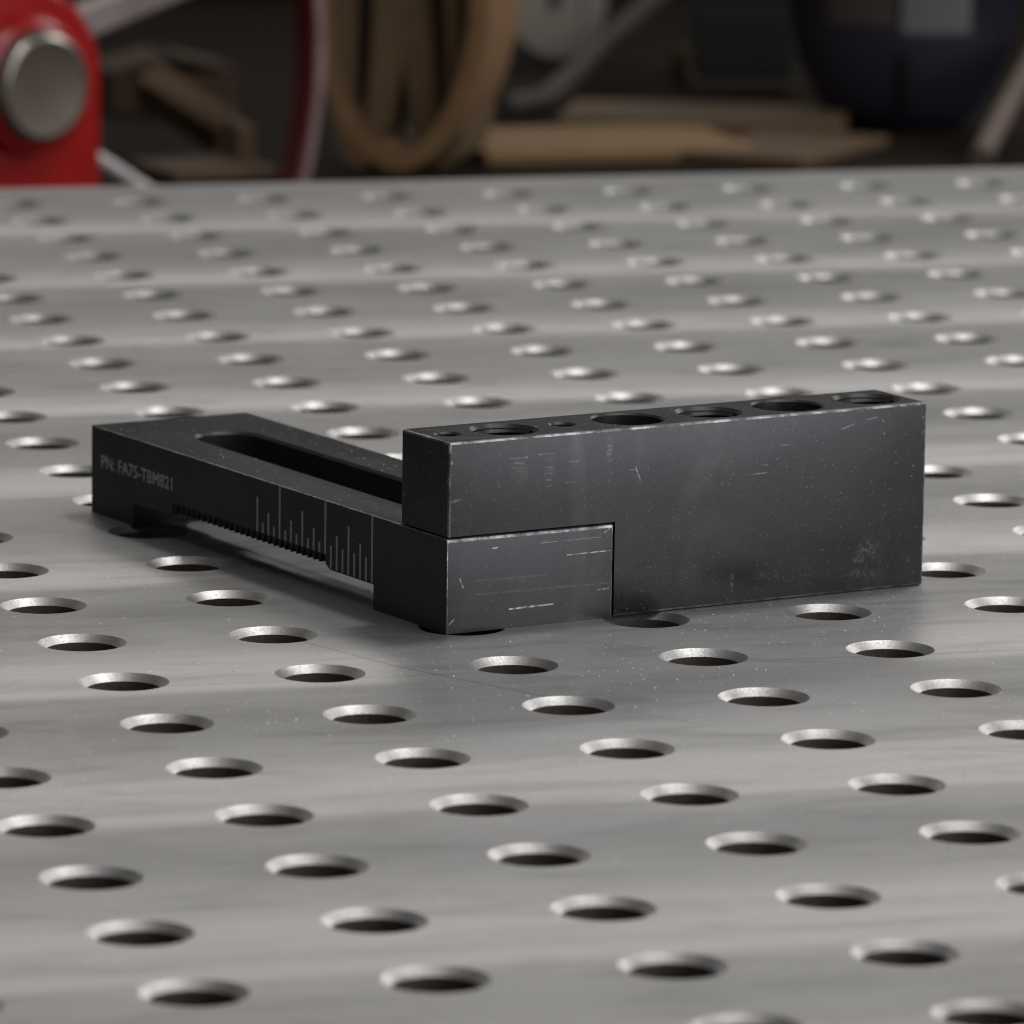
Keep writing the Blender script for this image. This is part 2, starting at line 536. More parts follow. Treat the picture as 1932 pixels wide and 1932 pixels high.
# ---------------------------------------------------------------- materials of the stop
def black_oxide(name, scratches, base=0.030, rough=0.38, speck=1.0, brushed=0.0, patches=()):
    m = NT(name)
    tc = m.n('ShaderNodeTexCoord')
    P = tc.outputs['Object']
    mm = m.vmath('SCALE', P, scale=1000.0)
    big = m.noise(P, 38, 4, 0.6, 0.5)
    fine = m.noise(P, 2400, 2, 0.6)
    mott = m.noise(P, 420, 4, 0.7)
    c = m.mix(big, (base * 0.72, base * 0.72, base * 0.76), (base * 1.3, base * 1.3, base * 1.36))
    rg = m.math('ADD', rough - 0.06, m.math('MULTIPLY', big, 0.14))
    c = m.mix(m.math('MULTIPLY', m.step(mott, 0.52, 0.75), 0.22), c, (base * 1.9, base * 1.9, base * 1.95))
    hz = m.step(m.noise(m.vmath('MULTIPLY', P, (40, 40, 14)), 1.0, 4, 0.65, 0.8), 0.55, 0.8)
    c = m.mix(m.math('MULTIPLY', hz, 0.35), c, (base * 2.0, base * 2.0, base * 1.95))
    nrm = m.bump(fine, 0.00003, 0.5)
    if brushed:
        br = m.noise(m.vmath('MULTIPLY', P, (25, 25, 1500)), 1.0, 3, 0.7)
        c = m.mix(m.math('MULTIPLY', m.step(br, 0.45, 0.75), brushed), c, (0.11, 0.11, 0.118))
    wear = None
    for a, b, wd, k in scratches:
        s = m.math('MULTIPLY', m.segment(mm, a, b, wd), k)
        wear = s if wear is None else m.math('MAXIMUM', wear, s)
    for ctr, rad, k in patches:
        d = m.vmath('LENGTH', m.vmath('DIVIDE', m.vmath('SUBTRACT', mm, ctr), rad))
        rough_n = m.noise(P, 900, 4, 0.75)
        s = m.math('MULTIPLY', m.math('SUBTRACT', 1.0, m.step(d, 0.1, 1.0)), m.step(rough_n, 0.42, 0.68))
        s = m.math('MULTIPLY', s, k)
        wear = s if wear is None else m.math('MAXIMUM', wear, s)
    if wear is not None:
        brk = m.step(m.noise(P, 750, 4, 0.75), 0.40, 0.60)
        wear = m.math('MULTIPLY', wear, m.math('MULTIPLY_ADD', brk, 0.9, 0.10))
        c = m.mix(wear, c, (0.50, 0.49, 0.47))
    # flatten the position onto whichever face is seen, so specks stay round spots on it
    na = m.vmath('ABSOLUTE', tc.outputs['Normal'])
    fl = m.vmath('MULTIPLY', mm, m.vmath('SUBTRACT', (1, 1, 1), na))
    fs = m.n('ShaderNodeSeparateXYZ')
    m.t.links.new(fl, fs.inputs[0])
    fc = m.n('ShaderNodeCombineXYZ')
    m.put(fc.inputs[0], m.math('ADD', fs.outputs[0], fs.outputs[1]))
    m.put(fc.inputs[1], m.math('MULTIPLY_ADD', fs.outputs[1], 0.618, fs.outputs[2]))
    mm = fc.outputs[0]
    s1 = m.specks(mm, 2.0, 0.070, 0.50 * speck, 5.0)
    s2 = m.specks(mm, 1.0, 0.17, 0.22 * speck, 11.0)
    c = m.mix(m.math('MULTIPLY', s2, 0.20), c, (0.5, 0.49, 0.47))
    c = m.mix(m.math('MULTIPLY', s1, 0.34), c, (0.62, 0.60, 0.56))
    dustm = m.math('MAXIMUM', s1, s2)
    m.set(color=c, metal=m.math('SUBTRACT', 0.68, m.math('MULTIPLY', dustm, 0.68)), rough=rg, normal=nrm, spec=0.4, stint=(0.30, 0.30, 0.31))
    return m.mat

def worn_edge():
    m = NT('worn_oxide_edge')
    P = m.coords()
    k = m.step(m.noise(P, 170, 5, 0.75), 0.36, 0.66)
    m.set(color=m.mix(k, (0.045, 0.045, 0.047), (0.30, 0.295, 0.29)), metal=m.math('MULTIPLY_ADD', k, 0.5, 0.4), rough=0.36)
    return m.mat

def S(x0, z0, x1, z1, wd=0.22, k=0.8, y=0.0):
    return ((x0, y, z0), (x1, y, z1), wd, k)

bar_scr = [S(19.1, 5.1, 32.5, 5.3, 0.30, 1.0), S(36.8, 18.1, 49.9, 18.2, 0.20, 0.75), S(28.4, 22.0, 46.9, 22.05, 0.16, 0.22),
           S(7.0, 9.9, 49.6, 9.5, 0.30, 0.10), S(9, 13.5, 30, 13.3, 0.3, 0.07), S(0.9, 2.6, 2.4, 4.0, 0.25, 0.6),
           S(46.5, 7.9, 49.7, 8.0, 0.22, 0.7), S(13.9, 21.8, 15.2, 21.9, 0.25, 0.8), S(4.0, 14.5, 4.4, 13.2, 0.28, 0.7),
           S(4.4, 13.2, 5.0, 12.1, 0.28, 0.8), S(48.2, 23.2, 49.8, 24.2, 0.22, 0.5)]
blk_scr = [S(0.7, 34.6, 3.5, 35.2, 0.2, 0.7), S(0.7, 35.2, 4.4, 35.6, 0.2, 0.55), S(57.9, 40.0, 59.8, 35.5, 0.22, 0.6), S(56, 39.3, 57.9, 39.3, 0.2, 0.35),
           S(19.3, 45.2, 24.4, 45.1, 0.26, 0.5), S(27.8, 45.6, 32.3, 45.5, 0.22, 0.4), S(29.6, 42.0, 31.9, 41.9, 0.25, 0.4),
           S(37.3, 42.9, 40.0, 42.9, 0.22, 0.35), S(36.0, 37.4, 40.5, 37.3, 0.22, 0.3), S(20.7, 41.5, 24.1, 41.3, 0.22, 0.35),
           S(30.2, 36.9, 32.0, 36.9, 0.22, 0.4), S(14.5, 37.9, 16.3, 37.9, 0.22, 0.35), S(29.8, 40.2, 31.8, 40.1, 0.25, 0.3), S(29.9, 38.6, 31.6, 38.6, 0.25, 0.3),
           S(20.5, 43.8, 23.0, 43.6, 0.25, 0.3), S(93.7, 35.1, 100.3, 35.2, 0.22, 0.55), S(123.4, 45.3, 127.5, 46.4, 0.22, 0.6), S(131.4, 47.2, 134.8, 47.7, 0.22, 0.6),
           S(122.2, 25.6, 125.8, 26.5, 0.22, 0.25), S(103.7, 42.4, 106.3, 42.3, 0.25, 0.3), S(97.7, 37.4, 100.0, 37.4, 0.25, 0.3), S(95.4, 7.3, 102.0, 7.5, 0.3, 0.22),
           S(96, 6.4, 103, 6.7, 0.3, 0.18), S(1.4, 45.5, 1.5, 45.2, 0.45, 1.0)]
blk_scr = [((a[0], 0.55, a[2]), (b[0], 0.55, b[2]), wd * random.uniform(0.9, 1.25), k * random.uniform(0.4, 0.62)) for a, b, wd, k in blk_scr]
blk_pat = [((49.8, 0, 45.0), (1.3, 2, 5.5), 0.6), ((49.6, 0, 38.0), (1.4, 2, 2.6), 0.5), ((89.0, 0, 6.5), (1.1, 2, 5.5), 0.6), ((100, 0, 7.2), (9, 2, 1.6), 0.35),
           ((130.0, 0, 9.0), (3.2, 2, 1.7), 1.0), ((133.0, 0, 11.0), (5.5, 2, 5.0), 0.6), ((131.0, 0, 4.5), (8.0, 2, 2.8), 0.5), ((145.5, 0, 8.0), (1.5, 2, 3.0), 0.3),
           ((77.0, 0, 11.4), (0.7, 2, 0.8), 0.7), ((22.0, 0, 41.0), (4, 2, 6), 0.16), ((31.0, 0, 41.0), (2.5, 2, 6), 0.18)]
M_BAR = black_oxide('black_oxide_bar', bar_scr, 0.058, 0.33, 0.4, 0.10)
M_BLOCK = black_oxide('black_oxide_block', blk_scr, 0.060, 0.34, 1.0, 0.0, blk_pat)
M_TEETH = black_oxide('black_oxide_teeth', [], 0.035, 0.45, 0.3)
M_WORN = worn_edge()
M_MARK = plain('laser_mark_grey', (0.33, 0.315, 0.295), 0.6, 0.2, 0.35, 2500)
M_PRINT = plain('laser_print_grey', (0.36, 0.345, 0.325), 0.6, 0.2, 0.35, 2500)

# ---------------------------------------------------------------- the stop: slotted bar + bored block, bolted together
stop = thing('adjustable_stop', 'black steel stop of a slotted toothed bar bolted to a tall bored block', 'fixture stop', OBJ_A, OBJ_T)

BAR_W, BAR_L, BAR_H = 50.8, 203.2, 25.3
TOOTH_P, T_ROOT, T_TIP, TZ0 = 3.19, 10.5, 8.0, 66.6
N_TEETH = 27
TZ1 = TZ0 + N_TEETH * TOOTH_P
SL0, SL1 = 15.8, 35.0
prof = [(0, 0), (38.6, 0), (38.6, 6.7), (62.4, 6.7), (64.6, 7.9), (65.4, T_ROOT), (TZ1, T_ROOT), (TZ1 + 0.6, 7.0), (177.2, 6.5), (177.2, 0), (BAR_L, 0), (BAR_L, BAR_H), (0, BAR_H)]
bm = bmesh.new()
add_prism(bm, [(u * MM, v * MM) for u, v in prof], 0.0, BAR_W * MM, lambda u, v, t: (t, u, v))
def front_top(e):
    a, b = e.verts[0].co, e.verts[1].co
    return a.z > 0.025 and b.z > 0.025 and a.y < 1e-5 and b.y < 1e-5
bevel_sharp(bm, 1.0 * MM, 2, 40, front_top, 1)
def outer_edge(e):
    a, b = e.verts[0].co, e.verts[1].co
    if a.y < 0.0012 and b.y < 0.0012 and a.z > 0.024 and b.z > 0.024:
        return False
    vert = abs(a.z - b.z) > 0.015
    top_ = a.z > 0.025 and b.z > 0.025
    return vert or top_
bevel_sharp(bm, 0.30 * MM, 2, 60, outer_edge, 1)
cut = bmesh.new()
rs = (SL1 - SL0) / 2
sx = (SL0 + SL1) / 2
outl = []
for k in range(25):
    a = math.pi * k / 24
    outl.append((sx + rs * math.cos(a), 176.0 - rs + rs * math.sin(a)))
for k in range(25):
    a = math.pi + math.pi * k / 24
    outl.append((sx + rs * math.cos(a), 40.0 + rs + rs * math.sin(a)))
add_prism(cut, [(x * MM, y * MM) for x, y in outl], -5 * MM, 24.8 * MM, lambda u, v, t: (u, v, t))
bm = boolean_cut(bm, cut, (M_BAR, M_WORN))
cut = bmesh.new()                                        # chamfered mouth of the slot
grow = lambda g: [((sx + (x - sx) * (rs + g) / rs) * MM, (y + (g if y > 108 else -g) * 0.9) * MM) for x, y in outl]
n = len(outl)
ra = [cut.verts.new((x, y, 24.5 * MM)) for x, y in grow(0.0)]
rb = [cut.verts.new((x, y, 25.4 * MM)) for x, y in grow(0.9)]
rc = [cut.verts.new((x, y, 27 * MM)) for x, y in grow(0.9)]
cut.faces.new(ra)
cut.faces.new(rc)
for p_, q_ in ((ra, rb), (rb, rc)):
    for k in range(n):
        cut.faces.new((p_[k], p_[(k + 1) % n], q_[(k + 1) % n], q_[k]))
bm = boolean_cut(bm, cut, (M_BAR, M_WORN))
bar = mesh_obj('slotted_bar', bm, M_BAR, stop, smooth=32)
bar.data.materials.append(M_WORN)

bm = bmesh.new()
for a0, a1 in ((0.0, SL0), (SL1, BAR_W)):
    h = T_ROOT - T_TIP
    w0, tip = 1.35, 0.25
    pts2 = [(-w0, 0), (-tip, -h), (tip, -h), (w0, 0)]
    va = [bm.verts.new((a0 * MM, u * MM, v * MM)) for u, v in pts2]
    vb = [bm.verts.new((a1 * MM, u * MM, v * MM)) for u, v in pts2]
    bm.faces.new(va)
    bm.faces.new(vb[::-1])
    for k in range(3):
        bm.faces.new((va[k], va[k + 1], vb[k + 1], vb[k]))
bmesh.ops.recalc_face_normals(bm, faces=bm.faces[:])
tooth_me = bpy.data.meshes.new('tooth')
bm.to_mesh(tooth_me)
bm.free()
tooth_me.materials.append(M_TEETH)
for k in range(N_TEETH):
    o = bpy.data.objects.new('tooth', tooth_me)
    o.location = (0, (TZ0 + (k + 0.5) * TOOTH_P) * MM, (T_ROOT - 0.01) * MM)
    link(o, bar)

# scale marks
marks = []
for k in range(21):
    s2 = 39.5 + k * 3.19
    if k % 8 == 0:
        zt = 25.0
    elif k % 8 == 4:
        zt = 20.2
    elif k % 2 == 0:
        zt = 16.6
    else:
        zt = 13.4
    if k == 20:
        zt = 20.2
    marks.append((s2, zt, 7.0 if s2 < 63 else T_ROOT - 1.6 + 0.0))
for s2, zt, zb in marks:
    zb = max(zb, 6.9) if s2 < 63 else T_ROOT + 0.05
    bm = bmesh.new()
    wj = 0.47 * random.uniform(0.92, 1.05)
    add_box(bm, -0.03 * MM, 0.004 * MM, -wj * MM, wj * MM, zb * MM, zt * MM)
    o = mesh_obj('scale_mark', bm, M_MARK, bar)
    o.location = (0, s2 * MM, 0)

# part number on the long side
cu = bpy.data.curves.new('part_number', 'FONT')
cu.body = 'PN: FA75-TBM821'
cu.size = 1.0
cu.offset = 0.015
cu.extrude = 0.0
cu.space_character = 1.02
to = bpy.data.objects.new('tmp_text', cu)
COL.objects.link(to)
dg = bpy.context.evaluated_depsgraph_get()
me = bpy.data.meshes.new_from_object(to.evaluated_get(dg))
bpy.data.objects.remove(to)
xs = [v.co.x for v in me.vertices]
ys = [v.co.y for v in me.vertices]
x0, x1, y0, y1 = min(xs), max(xs), min(ys), max(ys)
for v in me.vertices:
    u = (v.co.x - x0) / (x1 - x0)
    t = (v.co.y - y0) / (y1 - y0)
    v.co = Vector((-0.03 * MM, (196.8 - 43.6 * u) * MM, (13.9 + 3.75 * t) * MM))
me.materials.append(M_PRINT)
me.name = 'part_number'
o = link(bpy.data.objects.new('part_number', me), bar)
o['label'] = 'grey lettering PN: FA75-TBM821'

# tall block with its notch over the end of the bar
BL, BH, BD = 151.3, 50.7, 25.4
NX, NZ = 51.75, 25.65
b0 = 0.55
prof = [(b0, NZ), (NX, NZ), (NX, 0.12), (BL, 0.12), (BL, BH), (b0, BH)]
bm = bmesh.new()
add_prism(bm, [(u * MM, v * MM) for u, v in prof], 0.55 * MM, BD * MM, lambda u, v, t: (u, t, v))
bevel_sharp(bm, 0.65 * MM, 2, 40, lambda e: not all(abs(v.co.x - NX * MM) < 1e-5 and abs(v.co.z - NZ * MM) < 1e-5 for v in e.verts) and not all(v.co.z < (NZ + 0.1) * MM and v.co.x < (NX + 0.1) * MM for v in e.verts), 1)
def hole_cutter(bm_, x, r, ch, depth=60.0):
    add_lathe(bm_, [(r, BH - depth), (r, BH - ch), (r + ch, BH), (r + ch + 1.0, BH + 1.0)], 48, (x, 12.9, 0), True, Matrix.Scale(MM, 4))
BIG = [(24.3, 8.35, 0.95, True, 25.5), (62.7, 9.55, 0.55, False, 70), (88.4, 8.35, 0.95, True, 30), (113.7, 9.55, 0.55, False, 70), (139.5, 8.35, 0.95, True, 30)]
SMALL = [(7.2, 3.2, 0.55, 20), (42.3, 3.2, 0.55, 20)]
cut = bmesh.new()
for x, r, ch, thr, dep in BIG:
    hole_cutter(cut, x, r, ch, min(dep, 24.0) if x < 50 else dep)
for x, r, ch, dep in SMALL:
    hole_cutter(cut, x, r, ch, dep)
bm = boolean_cut(bm, cut, (M_BLOCK, M_WORN))
block = mesh_obj('bored_block', bm, M_BLOCK, stop, smooth=32)
block.data.materials.append(M_WORN)
for x, r, ch, thr, dep in BIG:
    if not thr:
        continue
    bm = bmesh.new()
    pr = []
    z = -ch
    while z > -18:
        pr += [(r + 0.02, z), (r - 0.75, z - 0.85)]
        z -= 1.7
    # helical thread: each ring climbs one pitch per turn
    seg = 48
    rings = []
    for rr, zz in pr:
        rings.append([bm.verts.new(((rr) * MM * math.cos(2 * math.pi * k / seg), rr * MM * math.sin(2 * math.pi * k / seg), (zz - 1.7 * k / seg) * MM)) for k in range(seg + 1)])
    for a_, b_ in zip(rings[:-1], rings[1:]):
        for k in range(seg):
            bm.faces.new((a_[k], b_[k], b_[k + 1], a_[k + 1]))
    o = mesh_obj('thread', bm, M_BLOCK, block)
    o.location = (x * MM, 12.9 * MM, BH * MM)

# ---------------------------------------------------------------- dust and fine grit lying on the table and the bar
M_DUST = plain('pale_grit', (0.80, 0.76, 0.68), 0.6, 0.0, 0.2, 800)
bm = bmesh.new()
def grain(x, y, z, r):
    a = random.uniform(0, 6.28)
    vs_ = []
    for k in range(3):
        q = a + 2.094 * k + random.uniform(-.4, .4)
        vs_.append(bm.verts.new((x + r * math.cos(q) * random.uniform(.7, 1.3), y + r * math.sin(q), z)))
    t_ = bm.verts.new((x, y, z + r * random.uniform(0.7, 1.3)))
    for k in range(3):
        bm.faces.new((vs_[k], vs_[(k + 1) % 3], t_))
def on_plate(x, y):
    i, j = round(x / PITCH), round(y / PITCH)
    return math.hypot(x - i * PITCH, y - j * PITCH) > R_OUT + 0.0004
def under_stop(x, y):
    d = Vector((x, y, 0)) - OBJ_A
    a, b = d.dot(E1), d.dot(E2)
    return (-0.0005 < a < 0.0515 and -0.0005 < b < 0.204) or (-0.0005 < a < 0.152 and -0.0005 < b < 0.026)
clusters = [(random.uniform(-0.05, 0.42), random.uniform(0.20, 0.62), random.uniform(0.01, 0.05), random.randint(10, 45)) for _ in range(70)]
for cx, cy, sp, n in clusters:
    for _ in range(n):
        x, y = random.gauss(cx, sp), random.gauss(cy, sp)
        if on_plate(x, y) and not under_stop(x, y):
            grain(x, y, 0.00001, random.choice((0.10, 0.12, 0.14, 0.17, 0.20, 0.27)) * MM)
for _ in range(900):
    x, y = random.uniform(-0.15, 0.65), random.uniform(-0.05, 0.9)
    if on_plate(x, y) and not under_stop(x, y):
        grain(x, y, 0.00001, random.choice((0.10, 0.12, 0.15, 0.18, 0.28)) * MM)
for _ in range(330):                                     # on top of the bar
    a, b = random.uniform(0.6, 50.2), random.uniform(27, 202.5)
    if SL0 - 1.3 < a < SL1 + 1.3 and b < 178:
        continue
    p = OBJ_A + E1 * a * MM + E2 * b * MM
    grain(p.x, p.y, (BAR_H + 0.01) * MM, random.choice((0.09, 0.11, 0.13, 0.18)) * MM)
for _ in range(160):                                     # on top of the block
    a, b = random.uniform(1.5, 150.0), random.uniform(1.2, 24.4)
    if any(math.hypot(a - h[0], b - 12.9) < h[1] + h[2] + 0.3 for h in BIG) or any(math.hypot(a - h[0], b - 12.9) < h[1] + h[2] + 0.2 for h in SMALL):
        continue
    p = OBJ_A + E1 * a * MM + E2 * b * MM
    grain(p.x, p.y, (BH + 0.01) * MM, random.choice((0.08, 0.10, 0.13)) * MM)
o = mesh_obj('grit', bm, M_DUST)
o['kind'] = 'stuff'
o['label'] = 'fine pale grit scattered on the steel table and the black stop'
o['category'] = 'grit'

#BACKGROUND
# ---------------------------------------------------------------- behind the table: bench with clutter, reel on its post
def ray(x, y):
    return CAM_F + CAM_R * ((x - 966) / FPX) + CAM_D * ((y - 966) / FPX)
def at(x, y, d):
    return CAM_C + ray(x, y) * d
def on_level(x, y, z):
    r = ray(x, y)
    return CAM_C + r * ((z - CAM_C.z) / r.z)
RH = Vector((CAM_R.x, CAM_R.y, 0)).normalized()
FH = Vector((CAM_F.x, CAM_F.y, 0)).normalized()
UP = Vector((0, 0, 1))
BENCH = -0.080
FLOOR = -0.895

M_FLOOR = plain('concrete_floor', (0.10, 0.098, 0.095), 0.8, 0, 0.2, 4)
M_BENCH = plain('black_bench_top', (0.009, 0.0055, 0.003), 0.8, 0, 0.4, 9, spec=0.1)
M_CAB = plain('dark_cabinet_paint', (0.009, 0.006, 0.0035), 0.8, 0, 0.3, 5, spec=0.1)
M_RED = plain('red_gloss_paint', (0.30, 0.006, 0.006), 0.25, 0.0, 0.25, 30)
M_REDD = plain('dark_red_paint', (0.10, 0.003, 0.003), 0.4, 0.0, 0.3, 40)
M_RIME = plain('bare_lit_rim_edge', (0.26, 0.17, 0.17), 0.45, 0.3, 0.4, 60)  # bare edge of the rim, with its highlight put into the colour
M_SRIM = plain('bright_steel_rim', (0.30, 0.28, 0.25), 0.30, 0.9, 0.15, 60)
M_STEEL = plain('brushed_steel_end', (0.115, 0.093, 0.068), 0.5, 0.25, 0.15, 60)
M_SPOKE = plain('grey_spoke_steel', (0.42, 0.36, 0.35), 0.35, 0.75, 0.25, 40)
M_ROD = plain('bright_rod_steel', (0.75, 0.73, 0.73), 0.35, 0.6, 0.15, 40)
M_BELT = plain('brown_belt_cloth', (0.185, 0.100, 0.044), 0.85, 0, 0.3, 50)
M_BELT_SHADE = plain('shaded_belt_cloth', (0.105, 0.064, 0.030), 0.9, 0, 0.3, 50)  # same cloth darkened: shade inside the large loop is in the colour
M_WOOD = plain('tan_board', (0.185, 0.107, 0.043), 0.75, 0, 0.30, 14, stretch=(1, 6, 1))
M_WOOD2 = plain('weathered_board', (0.085, 0.048, 0.022), 0.8, 0, 0.35, 14, stretch=(1, 6, 1))
M_CARD = plain('dim_cardboard', (0.055, 0.032, 0.018), 0.9, 0, 0.4, 20)
M_GREY = plain('grey_abrasive', (0.17, 0.16, 0.135), 0.9, 0, 0.2, 90)
M_HOSE = plain('dark_rubber', (0.036, 0.028, 0.022), 0.7, 0, 0.25, 30)
M_BOX = plain('dark_green_box_paint', (0.016, 0.018, 0.016), 0.6, 0, 0.2, 20)
M_NAVY = plain('navy_plastic', (0.012, 0.012, 0.024), 0.55, 0, 0.3, 20)
M_PATCH = plain('pale_grey_label', (0.12, 0.115, 0.118), 0.7, 0, 0.25, 60)
M_HANDLE = plain('worn_wood_handle', (0.12, 0.085, 0.07), 0.7, 0, 0.25, 30)

bm = bmesh.new()
add_box(bm, -3, 4, -3, 6, FLOOR - 0.1, FLOOR)
structure(mesh_obj('floor', bm, M_FLOOR))

bench = thing('workbench', 'low black-topped workbench standing behind the steel table', 'workbench', (0.6, 1.82, FLOOR))
bm = bmesh.new()
add_box(bm, -1.4, 1.6, 0.0, 1.05, BENCH - 0.04 - FLOOR, BENCH - FLOOR)
bevel_sharp(bm, 0.004, 2)
mesh_obj('bench_top', bm, M_BENCH, bench)
for x in (-1.33, 1.53):
    for y in (0.07, 0.98):
        bm = bmesh.new()
        add_box(bm, x - 0.04, x + 0.04, y - 0.04, y + 0.04, 0.0, BENCH - 0.0405 - FLOOR)
        mesh_obj('leg', bm, M_FRAME, bench)
cab = thing('dark_cabinet', 'dark cabinet far behind, at the back of the workbench', 'cabinet', (0.6, 2.90, FLOOR))
bm = bmesh.new()
add_box(bm, -1.5, 1.7, 0.0, 0.35, 0.0, 0.96)
bevel_sharp(bm, 0.005, 2)
mesh_obj('cabinet_body', bm, M_CAB, cab)
for k in range(4):
    bm = bmesh.new()
    add_box(bm, -1.46 + k * 0.79, -0.70 + k * 0.79, -0.018, -0.0005, 0.08, 0.92)
    bevel_sharp(bm, 0.004, 2)
    mesh_obj('cabinet_door', bm, M_CAB, cab)

# red reel: post, hub, steel shaft end, spokes, rim
hub = at(20, 155, 3.0)
ang = math.radians(42)
AX = (-FH * math.cos(ang) + RH * math.sin(ang)).normalized()     # out of the hub
UX = UP.cross(AX).normalized()                                    # sideways in the plane of the wheel
reel = thing('red_reel', 'red wheel reel with steel hub end and grey spokes behind the table, far left', 'reel', (hub.x, hub.y, FLOOR))
RM = Matrix((( UX.x, UP.x, AX.x, 0), (UX.y, UP.y, AX.y, 0), (UX.z, UP.z, AX.z, hub.z - FLOOR), (0, 0, 0, 1)))
bm = bmesh.new()
pw = 0.049
outl_ = [(-pw, -(hub.z - FLOOR) + 0.0005), (pw, -(hub.z - FLOOR) + 0.0005)]
for k in range(25):
    a = math.pi * k / 24
    outl_.append((pw * math.cos(a), 0.0 + 0.049 * math.sin(a)))
add_prism(bm, outl_, -0.016, 0.010, lambda u, v, t: RM @ Vector((u, v, t)))
bevel_sharp(bm, 0.005, 3, 50)
mesh_obj('post', bm, M_RED, reel, smooth=40)
bm = bmesh.new()
add_lathe(bm, [(0.0335, 0.009), (0.0335, 0.015), (0.0325, 0.0185), (0.030, 0.0205), (0.0275, 0.021), (0.0270, 0.018)], 48, (0, 0, 0), False, RM)
hb = mesh_obj('hub', bm, M_RED, reel, smooth=50)
bm = bmesh.new()
add_lathe(bm, [(0.0232, 0.0290), (0.0225, 0.0285), (0.0001, 0.0285)], 48, (0, 0, 0), False, RM)
send = mesh_obj('shaft_end', bm, M_STEEL, reel, smooth=50)
bm = bmesh.new()
add_lathe(bm, [(0.0268, 0.018), (0.0268, 0.0245), (0.0262, 0.0268), (0.0248, 0.0285), (0.0233, 0.0291)], 48, (0, 0, 0), False, RM)
mesh_obj('shaft_rim', bm, M_SRIM, send, smooth=50)
bm = bmesh.new()
add_lathe(bm, [(0.030, -0.016), (0.030, -0.060), (0.0001, -0.060)], 32, (0, 0, 0), False, RM)
mesh_obj('axle', bm, M_SPOKE, reel, smooth=50)
RW = 0.226
ri, ro, za, zb_ = RW - 0.0075, RW, -0.048, -0.034
bm = bmesh.new()
rp = [(ri, za), (ri, zb_ - 0.002), (ri + 0.002, zb_), (ro - 0.002, zb_), (ro, zb_ - 0.002), (ro, za), (ri, za)]
add_lathe(bm, rp, 96, (0, 0, 0), False, RM)
bmesh.ops.remove_doubles(bm, verts=bm.verts[:], dist=1e-6)
rim = mesh_obj('rim', bm, M_REDD, reel, smooth=40)
bm = bmesh.new()
add_lathe(bm, [(RW - 0.0062, zb_ + 0.0002), (RW - 0.0055, zb_ + 0.0016), (RW - 0.001, zb_ + 0.0016), (RW - 0.0003, zb_ + 0.0002)], 96, (0, 0, 0), False, RM)
mesh_obj('rim_edge', bm, M_RIME, rim, smooth=40)
for deg, mt, wd in ((15.5, M_SPOKE, 0.0085), (-75, M_SPOKE, 0.006), (62, M_SPOKE, 0.006), (107, M_SPOKE, 0.006), (152, M_SPOKE, 0.006), (197, M_SPOKE, 0.006), (242, M_SPOKE, 0.006)):
    a = math.radians(deg)
    bm = bmesh.new()
    m2 = RM @ Matrix.Rotation(a, 4, 'Z')
    add_box(bm, 0.028, RW - 0.0102, -wd, wd, -0.046, -0.037, m2)
    bevel_sharp(bm, 0.002, 2)
    mesh_obj('spoke', bm, mt, reel)
a = math.radians(-30)
bm = bmesh.new()
add_tube(bm, [RM @ Vector((r * math.cos(a), r * math.sin(a), -0.033 if r < 0.15 else -0.036)) for r in (0.060, 0.0622, 0.066, 0.10, 0.219)], [0.0015, 0.0032, 0.0036, 0.0036, 0.0036], 16)
mesh_obj('tie_rod', bm, M_ROD, reel, smooth=50)

# brown belts standing on the bench
def belt(name_label, x, y, sw, sh, width, thick, psi, lean=0.0, d=None, mat=None):
    c = on_level(x, y, BENCH) if d is None else d
    t = thing('abrasive_belt', name_label, 'belt', (c.x, c.y, BENCH), 0, 'brown belts looped on the bench')
    ax = FH * math.cos(psi) + RH * math.sin(psi)
    ux = UP.cross(ax) * -1.0
    bm = bmesh.new()
    N = 64
    rows = []
    for (off, sgn) in ((-0.5, 0), (0.5, 0), (0.5, 1), (-0.5, 1)):
        ring = []
        for k in range(N):
            q = 2 * math.pi * k / N
            w_, h_ = sw - sgn * thick, sh - sgn * thick
            wob = 1 + 0.035 * math.sin(3 * q + x)
            p = ux * (w_ * math.cos(q) * wob + lean * math.sin(q)) + UP * (sh + h_ * math.sin(q)) + ax * (off * width + width * 0.5)
            ring.append(bm.verts.new(p))
        rows.append(ring)
    for r in range(4):
        A_, B_ = rows[r], rows[(r + 1) % 4]
        for k in range(N):
            bm.faces.new((A_[k], A_[(k + 1) % N], B_[(k + 1) % N], B_[k]))
    mesh_obj('belt_loop', bm, mat or M_BELT, t, smooth=40)
    return c
cb = belt('large outer brown belt loop standing on the bench beside the red rim', 750, 322, 0.0470, 0.096, 0.060, 0.0100, 0.26)
belt('narrow brown belt loop inside the large loop, nearer the red rim', 0, 0, 0.0190, 0.072, 0.050, 0.0135, 0.22, 0.002, cb + RH * -0.019 + FH * 0.006 + UP * 0.0115, M_BELT_SHADE)
belt('narrow brown belt loop inside the large loop, away from the red rim', 0, 0, 0.0190, 0.072, 0.050, 0.0130, 0.30, -0.004, cb + RH * 0.0185 + FH * 0.012 + UP * 0.0115, M_BELT_SHADE)

